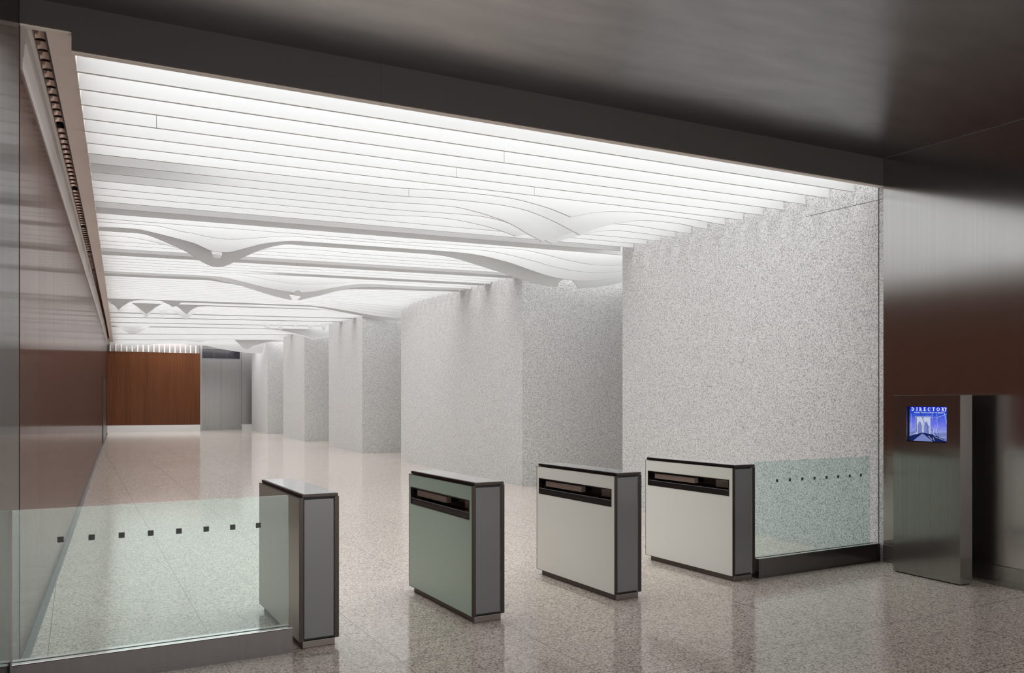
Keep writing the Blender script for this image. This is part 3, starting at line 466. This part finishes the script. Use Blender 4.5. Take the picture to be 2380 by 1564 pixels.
fy = 5.82
make_fixture(fy, 11, True); fy += 11*.188+.14
src = make_fixture(fy, 13, False); fy += 13*.188+.14
while fy < 46:
    r = src.copy(); COL.objects.link(r); r.location = (-.45, fy, zs(fy))
    for ch in list(src.children):
        c = ch.copy(); COL.objects.link(c); c.parent = r
    fy += 13*.188+.14

# ------------------------------------------------------------------ the baffles
def bz(k, x):
    t = (x-XL)/(XR-XL); y = YL(k)+t*(YR(k)-YL(k)); return zc(y)
def by(k, x): return YL(k)+(x-XL)/(XR-XL)*(YR(k)-YL(k))
ORD = ['first', 'second', 'third', 'fourth', 'fifth', 'sixth', 'seventh', 'eighth', 'ninth', 'tenth', 'eleventh', 'twelfth', 'thirteenth', 'fourteenth', 'fifteenth']
SPECIAL = {
 6: 'nearest wavy white baffle, one shallow dip to a point before the nearest granite pier',
 7: 'second wavy white baffle, long curve to a sharp point before the nearest granite pier',
 8: 'third wavy white baffle, its point hanging just above the first grey unlit band',
 9: 'fourth wavy white baffle, only a short tip showing beside the third one\'s point',
 10: 'fifth wavy white baffle, small shallow tip left of the nearest wave\'s points',
 14: 'long straight grey unlit baffle crossing the hall at the end of the nearest granite pier',
 15: 'white baffle sagging at its right end behind the first grey unlit band',
 16: 'white baffle, soft dip at left, deep sag at right, before the grey ribbon',
 17: 'pale baffle with two smooth sags just in front of the grey ribbon-like one',
 18: 'grey ribbon-like baffle with a deep smooth swag at left and a half-round notch at right',
 19: 'thin white baffle seen directly behind the grey ribbon\'s swag',
 24: 'straight grey unlit baffle just behind the bottom of the grey ribbon\'s swag',
 28: 'straight baffle grey only on its right half, in front of the notched wave',
 29: 'white baffle with a broad shallow sag, first of the notched wave in mid hall',
 30: 'white baffle in the notched wave with a small round bite at its low point',
 31: 'pale baffle in the notched wave split by a round keyhole notch at its lowest point',
 32: 'thin grey unlit baffle edge behind the notched wave',
 41: 'white baffle drooping at the far end of the second granite pier, frontmost of that droop',
 46: 'baffle with two scalloped points at left and a long droop by the third granite pier',
 49: 'grey scalloped baffle with one dark broad point near the left soffit',
 52: 'hindmost scalloped baffle with four hanging points near the left soffit',
 66: 'far white baffle with five small tapering tabs hanging near the third granite pier',
 72: 'far white baffle with a flat rounded dip near the left soffit',
 75: 'far pale baffle with a deep U-shaped swag near the left soffit',
 76: 'far grey baffle with a shallow V in front of the fourth granite pier',
 78: 'far white baffle with a deeper V just below the grey V one',
 92: 'very far white baffle with a faint shallow V above the lift doors',
 98: 'very far white baffle with a small rounded lobe beside the farthest granite pier',
 104: 'very far white baffle with a row of small teeth above the walnut wall',
 105: 'last white baffle, sagging to the right over the dark lift transom',
}
SEAMS = {3: .28, 2: 3.22, 4: 3.03, 5: 4.07, 7: 2.89, 24: 2.86, 28: 2.82}
SEG = [(0, 10.6, 'thin straight white baffle above the nearest granite pier'),
       (10.6, 13.8, 'straight white baffle in the bay between the first and second granite piers'),
       (13.8, 21.4, 'straight white baffle ending on the second, broad granite pier'),
       (21.4, 25.1, 'straight white baffle in the bay between the second and third granite piers'),
       (25.1, 29.8, 'thin far white baffle ending on the third granite pier'),
       (29.8, 33.9, 'thin far white baffle in the bay between the third and fourth granite piers'),
       (33.9, 39, 'thin far white baffle ending on the fourth granite pier'),
       (39, 43.2, 'thin far white baffle in the bay between the fourth and fifth granite piers'),
       (43.2, 60, 'thin very far white baffle ending on the farthest granite pier')]
def profile(k, xe):
    if k not in WAVES: return [(XL, bz(k, XL)), (xe, bz(k, xe))]
    w = [p for p in WAVES[k] if p[0] < xe+.001]
    pts = []
    a, b = w[0], w[-1]; R = .8
    d0 = a[1]-bz(k, a[0]); d1 = b[1]-bz(k, b[0])
    if a[0] > XL+.02:
        x0 = max(XL, a[0]-R)
        if x0 > XL+.01: pts.append((XL, bz(k, XL)))
        for i in range(4):
            t = i/4; x = x0+(a[0]-x0)*t; pts.append((x, bz(k, x)+d0*(3*t*t-2*t**3)*(1 if x0 > XL+.01 else 1)))
    else: pts.append((XL, a[1])); w = w[1:]
    pts += w
    if b[0] < xe-.02:
        x1 = min(xe, b[0]+R)
        for i in range(1, 5):
            t = 1-i/4; x = b[0]+(x1-b[0])*(1-t); pts.append((x, bz(k, x)+d1*(3*t*t-2*t**3)))
        if x1 < xe-.01: pts.append((xe, bz(k, xe)))
    return pts
TH = .026
for k in range(NB+1):
    yr = YR(k); xe = 6.928
    while xe < 9.4 and not pier_at(by(k, xe+.1), .05): xe += .1
    pr = profile(k, xe); top = lambda x: (x, bz(k, x)+.345)
    wav = [p for p in pr]
    place = lambda x, z: (x, by(k, x), z)
    holes = [HOLE18] if k == 18 else []
    lab = SPECIAL.get(k); grp = 'ceiling baffles'
    if lab is None:
        if k < 14: lab = ORD[k]+' white ceiling baffle back from the dark fascia, straight along its whole length'
        else:
            lab = next(s for a, b, s in SEG if a <= yr < b)
            if k in DARK: lab = lab.replace('white', 'grey unlit')
            elif k in WAVES: lab = 'white baffle drooping at its right end in the bay behind the second granite pier'
    if k in SEAMS:
        xs = SEAMS[k]; g = .002
        t = thing('ceiling_baffle', lab, 'baffle', (0, 0, 0), 0, grp)
        zc_ = lambda x: bz(k, x)
        import bisect as _b
        lo = [p for p in pr if p[0] < xs-g]; hi = [p for p in pr if p[0] > xs+g]
        def zi(x):
            for p, q in zip(pr, pr[1:]):
                if p[0] <= x <= q[0] and q[0] > p[0]: return p[1]+(q[1]-p[1])*(x-p[0])/(q[0]-p[0])
            return bz(k, x)
        A = lo+[(xs-g, zi(xs-g)), top(xs-g), top(XL)]
        Bp = [(xs+g, zi(xs+g))]+hi+[top(xe), top(xs+g)]
        link('panel', slab(A, [], place, (0, TH, 0)), M['white'], t)
        link('panel', slab(Bp, [], place, (0, TH, 0)), M['white'], t)
        zj = zi(xs)
        link('joint_strip', slab([(xs-.02, zj+.003), (xs+.02, zj+.003), (xs+.02, zj+.3), (xs-.02, zj+.3)], [], lambda x, z: (x, by(k, x)+TH, z), (0, .006, 0)), M['rail'], t)  # added behind the seam to stop lamp light showing through
    else:
        o = link('ceiling_baffle', slab(pr+[top(xe), top(XL)], holes, place, (0, TH, 0)), M['white'])
        if k == 66:
            for tt in TEETH66:
                p2 = [(tt[0][0], bz(k, tt[0][0])+.02)]+[tuple(q) for q in tt[1:3]]+[(tt[3][0], bz(k, tt[3][0])+.02)]
                link('hanging_tab', slab(p2, [], lambda x, z: (x, by(k, x)-.03, z), (0, .03, 0)), M['white'], o)
        tag(o, lab, 'baffle', grp)

# ------------------------------------------------------------------ turnstiles and glass barriers
ANG = .06; CA, SA = math.cos(ANG), math.sin(ANG)
def uv(u, v, z=0.): return (u*CA-v*SA, u*SA+v*CA, z)
Z0, Z1, LEN = .05, .995, 1.195
def side_panel(x0, slot):
    rect = [(0, Z0), (LEN, Z0), (LEN, Z1), (0, Z1)]
    hole = [[(.045, .752), (1.155, .752), (1.155, .886), (.045, .886)]] if slot else []
    return slab(rect, hole, lambda y, z: (x0, y, z), (.026, 0, 0))
def edge_frame(x0):
    bm = bmesh.new()
    for y0, y1, z0, z1 in ((-.004, .0, Z0, Z1+.002), (LEN, LEN+.004, Z0, Z1+.002), (0, LEN, Z1, Z1+.003), (0, LEN, Z0-.003, Z0)):
        box(bm, x0-.0015, x0+.0275, y0, y1, z0, z1)
    return bm
def turnstile(u, v, s, label, side, slot):
    t = thing('turnstile', label, 'turnstile', uv(u, v), ANG, 'row of four turnstiles')
    t.scale = (s, s, s)
    link('plinth', B(.004, .222, .006, LEN-.05, 0, .046, .003), M['plinth'], t)
    for x0, sl, nm in ((-.020, slot, side), (.220, False, 'side_w')):
        p = link('side_panel', side_panel(x0, sl), M[nm], t)
        link('edge_trim', edge_frame(x0), M['bronze'], p)
    link('core', B(.008, .218, .020, LEN-.012, .048, .992), M['black'], t) if not slot else None
    if slot:
        bm = bmesh.new()
        box(bm, .098, .218, .020, LEN-.012, .048, .992); box(bm, .008, .097, .020, LEN-.012, .048, .748); box(bm, .008, .097, .020, LEN-.012, .890, .992)
        link('core', bm, M['black'], t)
    link('end_panel', B(.014, .214, .004, .016, .062, .984, .002), M['front'], t)
    link('end_panel', B(.014, .214, LEN-.010, LEN+.002, .062, .984, .002), M['front'], t)
    cap = link('cap_frame', B(-.002, .240, -.008, LEN+.006, 1.000, 1.020, .002), M['bronze'], t)
    link('cap_glass', B(.008, .230, .004, LEN-.006, 1.0195, 1.0225), M['topg'], cap)
    bm = bmesh.new(); box(bm, .012, .226, .012, LEN-.012, .990, 1.001); link('cap_gap', bm, M['black'], t)
    if slot:
        bm = slab([(.040, .747), (1.160, .747), (1.160, .891), (.040, .891)], [[(.049, .756), (1.151, .756), (1.151, .882), (.049, .882)]], lambda y, z: (-.0225, y, z), (.05, 0, 0))
        f = link('slot_frame', bm, M['bronze'], t)
        link('slot_back', B(.09, .097, .045, 1.155, .752, .886), M['glossblack'], f)
        link('slot_sill', B(-.018, .09, .050, 1.150, .756, .796), M['glossblack'], f)
        link('slot_rail', B(-.0205, -.014, .050, 1.150, .796, .801), M['rail'], f)
        link('sensor_block', B(.012, .06, .52, 1.095, .818, .868, .004), M['sensor'], f)
        link('slot_reflection', B(.07, .08, .06, .30, .806, .876), M['sensor'], f)  # brown plate standing in for a reflection inside the slot
    return t
turnstile(1.393, 5.262, .985, 'leftmost turnstile, plain sided with white top, at the end of the left glass barrier', 'side_o', False)
turnstile(2.643, 5.262, 1.0, 'green sided turnstile standing alone, second from the left', 'side_g', True)
turnstile(3.948, 5.302, 1.012, 'white sided turnstile with black reader slot, third from the left', 'side_w', True)
turnstile(5.284, 5.349, 1.022, 'white sided turnstile touching the right glass barrier', 'side_w', True)

def barrier(u0, u1, v, hb, ug0, ug1, top, d0, dstep, dz, label, dsz):
    t = thing('glass_barrier', label, 'barrier', uv(u0, v), ANG, 'low glass barriers beside the turnstiles')
    n = u1-u0
    prof = [(0, 0), (.11, 0), (.11, hb), (.066, hb), (.066, hb-.03), (.044, hb-.03), (.044, hb), (0, hb)]
    bm = slab(prof, [], lambda y, z: (0, y, z), (n, 0, 0))
    bmesh.ops.bevel(bm, geom=[e for e in bm.edges if len(e.link_faces) == 2 and e.calc_face_angle(0) > 1.2 and all(abs(w.co.z-hb) < 1e-4 for w in e.verts)], offset=.003, segments=1, affect='EDGES')
    link('base_channel', bm, M['steel_x'], t)
    lp = bmesh.new(); box(lp, .002, n-.002, .003, .043, hb, hb+.0025); link('channel_lip', lp, M['lip'], t)
    lp = bmesh.new(); box(lp, .002, n-.002, .067, .107, hb, hb+.0025); link('channel_lip', lp, M['lip'], t)
    a, b = ug0-u0, ug1-u0
    g = link('glass_pane', B(a, b, .049, .061, hb-.029, top), M['glass'], t)
    link('gasket', B(a, b, .0445, .0488, hb-.028, hb-.004), M['black'], t)
    link('gasket', B(a, b, .0612, .0655, hb-.028, hb-.004), M['black'], t)
    for i in range(8):
        x = d0+i*dstep-u0
        link('marker_square', B(x-dsz/2, x+dsz/2, .0478, .0489, dz-dsz/2, dz+dsz/2), M['dot'], g)
    return t
barrier(-.215, 1.32, 5.219, .158, -.213, 1.307, 1.005, .021, .1565, .825, 'long glass barrier running from the left wall to the leftmost turnstile', .032)
barrier(5.572, 7.272, 5.332, .178, 5.576, 7.18, 1.062, 5.857, .169, .876, 'shorter glass barrier between the last turnstile and the nearest granite pier', .028)

# ------------------------------------------------------------------ directory kiosk
KX0, KX1, KY0, KY1, KH = 6.62, 6.78, 4.667, 5.347, 1.668
kio = thing('directory_kiosk', 'brushed steel directory kiosk with glowing blue screen by the right steel wall', 'kiosk', ((KX0+KX1)/2, (KY0+KY1)/2, 0))
def klocal(bm):
    bmesh.ops.translate(bm, verts=bm.verts, vec=(-(KX0+KX1)/2, -(KY0+KY1)/2, 0)); return bm
SY0, SY1, SZ0, SZ1 = 4.795, 5.205, 1.244, 1.568
bm = slab([(KY0, .012), (KY1, .012), (KY1, KH), (KY0, KH)], [[(SY0, SZ0), (SY1, SZ0), (SY1, SZ1), (SY0, SZ1)]], lambda y, z: (KX0, y, z), (KX1-KX0, 0, 0))
link('cabinet', klocal(bm), M['kiosk'], kio)
link('kiosk_foot', klocal(B(KX0+.012, KX1-.012, KY0+.012, KY1-.012, 0, .012)), M['black'], kio)
link('top_edge', klocal(B(KX0-.001, KX1+.001, KY0-.001, KY1+.001, KH, KH+.004)), M['rail'], kio)
link('screen_backing', klocal(B(KX0+.03, KX1-.01, SY0, SY1, SZ0, SZ1)), M['black'], kio)
PY0, PY1, PZ0, PZ1 = 4.797, 5.190, 1.250, 1.566       # picture: PY1 is the viewer's left
scr = link('screen', klocal(B(KX0+.024, KX0+.0298, PY0, PY1, PZ0, PZ1)), M['screen'], kio)
def pp(u, v): return (0, PY1-u*(PY1-PY0), PZ0+v*(PZ1-PZ0))
def flat(name, polys, m, lift, parent=scr):
    """flat picture elements on the screen; polys are lists of (u,v)"""
    bm = bmesh.new()
    for q in polys:
        x = KX0+.024-lift
        f = bm.faces.new([bm.verts.new((x, pp(*p)[1], pp(*p)[2])) for p in q])
    bmesh.ops.recalc_face_normals(bm, faces=bm.faces)
    return link(name, klocal(bm), m, parent)
def seg(a, b, w):
    dx, dy = b[0]-a[0], b[1]-a[1]; n = math.hypot(dx, dy) or 1; px, py = -dy/n*w/2, dx/n*w/2
    return [(a[0]+px, a[1]+py), (b[0]+px, b[1]+py), (b[0]-px, b[1]-py), (a[0]-px, a[1]-py)]
def arch(cx, hw, y0, ys, yt, n=6):
    pts = [(cx-hw, y0), (cx-hw, ys)]
    for i in range(1, n): t = i/n; pts.append((cx-hw+hw*t, ys+(yt-ys)*math.sin(t*math.pi/2)))
    pts.append((cx, yt))
    for i in range(1, n): t = 1-i/n; pts.append((cx+hw-hw*t, ys+(yt-ys)*math.sin(t*math.pi/2)))
    pts += [(cx+hw, ys), (cx+hw, y0)]; return pts
flat('picture_haze', [[(0, .12), (1, .06), (1, .28), (.62, .24), (.36, .30), (0, .26)]], M['pic_mid'], .0003)
flat('picture_tower', [[(.17, .20), (.55, .20), (.55, .68), (.17, .68)], [(.15, .68), (.57, .68), (.57, .715), (.15, .715)]], M['pic_pale'], .0006)
flat('picture_arch', [arch(.275, .058, .20, .44, .575), arch(.445, .058, .20, .44, .575)], M['pic_mid'], .0009)
flat('picture_deck', [[(0, .02), (0, .13), (.33, .245), (.38, .245), (.62, .20), (1, .03), (1, 0), (0, 0)]], M['pic_dark'], .0012)
flat('picture_walkway', [[(.10, 0), (.335, .215), (.365, .215), (.62, 0)]], M['pic_mid'], .0015)
flat('picture_cable', [seg((0, .755), (.16, .70), .008), seg((.16, .70), (.57, .70), .007), seg((.27, .88), (.40, .52), .012), (seg((.44, .86), (.36, .66), .010)),
     seg((.02, .15), (.19, .34), .008), seg((.19, .24), (.19, .70), .014), seg((.36, .24), (.36, .52), .008), seg((.40, .52), (.52, .40), .010),
     seg((.56, .38), (.75, .13), .012), seg((.52, .20), (.52, .45), .010), seg((.50, .16), (.48, .42), .008), seg((.76, .12), (.76, .26), .007)], M['pic_dark'], .0018)
flat('picture_highlight', [seg((.57, .68), (.75, .70), .006), seg((.75, .70), (1, .815), .009), seg((.90, .86), (.965, .52), .010), seg((.965, .52), (1, .20), .008),
     seg((.72, .80), (.73, .42), .005), seg((.60, .80), (.60, .60), .005), seg((.05, .80), (.05, .40), .006), seg((0, .17), (.20, .23), .007), seg((.66, .14), (.98, .02), .009),
     seg((.5, .16), (.60, .05), .012), seg((.62, .12), (.66, .02), .010), seg((.78, .12), (1, .15), .006), seg((.70, .40), (.72, .24), .010), seg((.63, .34), (.65, .16), .012)], M['pic_pale'], .0021)
# lettering, serif capitals built from strokes
def ringp(cx, cy, rx, ry, tx, ty, a0, a1, n=14):
    out = []
    for i in range(n):
        a = a0+(a1-a0)*i/n; b = a0+(a1-a0)*(i+1)/n
        o = lambda t: (cx+rx*math.cos(t), cy+ry*math.sin(t)); q = lambda t: (cx+(rx-tx)*math.cos(t), cy+(ry-ty)*math.sin(t))
        out.append([o(a), o(b), q(b), q(a)])
    return out
def R4(x0, x1, y0, y1): return [(x0, y0), (x1, y0), (x1, y1), (x0, y1)]
PI = math.pi
def stem(x, s=.13): return [R4(x-.1, x+.1, 0, 1), R4(x-.1-s, x+.1+s, 0, .07), R4(x-.1-s, x+.1+s, .93, 1)]
LET = {
 'D': stem(.24)+ringp(.34, .5, .52, .5, .2, .08, -PI/2, PI/2),
 'I': stem(.3),
 'R': stem(.24)+ringp(.36, .74, .34, .26, .17, .07, -PI/2, PI/2)+[[(.36, .5), (.56, .5), (.95, 0), (.72, 0)], R4(.66, 1.0, 0, .06)],
 'E': stem(.24)+[R4(.24, .78, 0, .08), R4(.24, .78, .92, 1), R4(.24, .6, .47, .54), R4(.7, .78, .0, .28), R4(.7, .78, .74, 1), R4(.54, .6, .38, .64)],
 'C': ringp(.5, .5, .46, .5, .2, .07, PI*.28, PI*1.72, 20)+[R4(.74, .83, .66, .98)],
 'T': [R4(.36, .56, 0, 1), R4(.24, .68, 0, .07), R4(.02, .9, .92, 1), R4(.02, .1, .72, 1), R4(.82, .9, .72, 1)],
 'O': ringp(.5, .5, .48, .5, .2, .07, 0, 2*PI, 24),
 'Y': [[(.05, 1), (.3, 1), (.56, .46), (.4, .42)], [(.78, 1), (.9, 1), (.58, .46), (.46, .46)], R4(.38, .58, 0, .5), R4(.26, .70, 0, .07), R4(-.02, .4, .93, 1), R4(.66, 1.0, .93, 1)],
}
polys = []
for ch, u in zip('DIRECTORY', (.045, .175, .26, .375, .485, .605, .72, .845, .915)):
    for q in LET[ch]: polys.append([(.055+(u-.045)*.975+x*.078, .875+y*.105) for x, y in q])
for n_, q in enumerate(polys): pass
flat('heading_lettering', polys, M['pic_white'], .0026)
tc = bpy.data.curves.new('prompt', 'FONT'); tc.body = 'PLEASE TOUCH SCREEN TO BEGIN'; tc.size = 1; tc.align_x = 'CENTER'
to = bpy.data.objects.new('prompt', tc); COL.objects.link(to)
dg = bpy.context.evaluated_depsgraph_get(); tm = bpy.data.meshes.new_from_object(to.evaluated_get(dg))
bm = bmesh.new(); bm.from_mesh(tm)
xs = [v.co.x for v in bm.verts]; w0, w1 = min(xs), max(xs)
for v in bm.verts:
    u = .13+(v.co.x-w0)/(w1-w0)*.75; vv = .815+v.co.y*.042
    v.co = (KX0+.0215, pp(u, vv)[1], pp(u, vv)[2])
bmesh.ops.recalc_face_normals(bm, faces=bm.faces)
bpy.data.objects.remove(to); bpy.data.curves.remove(tc); bpy.data.meshes.remove(tm)
link('prompt_lettering', klocal(bm), M['pic_white'], scr)
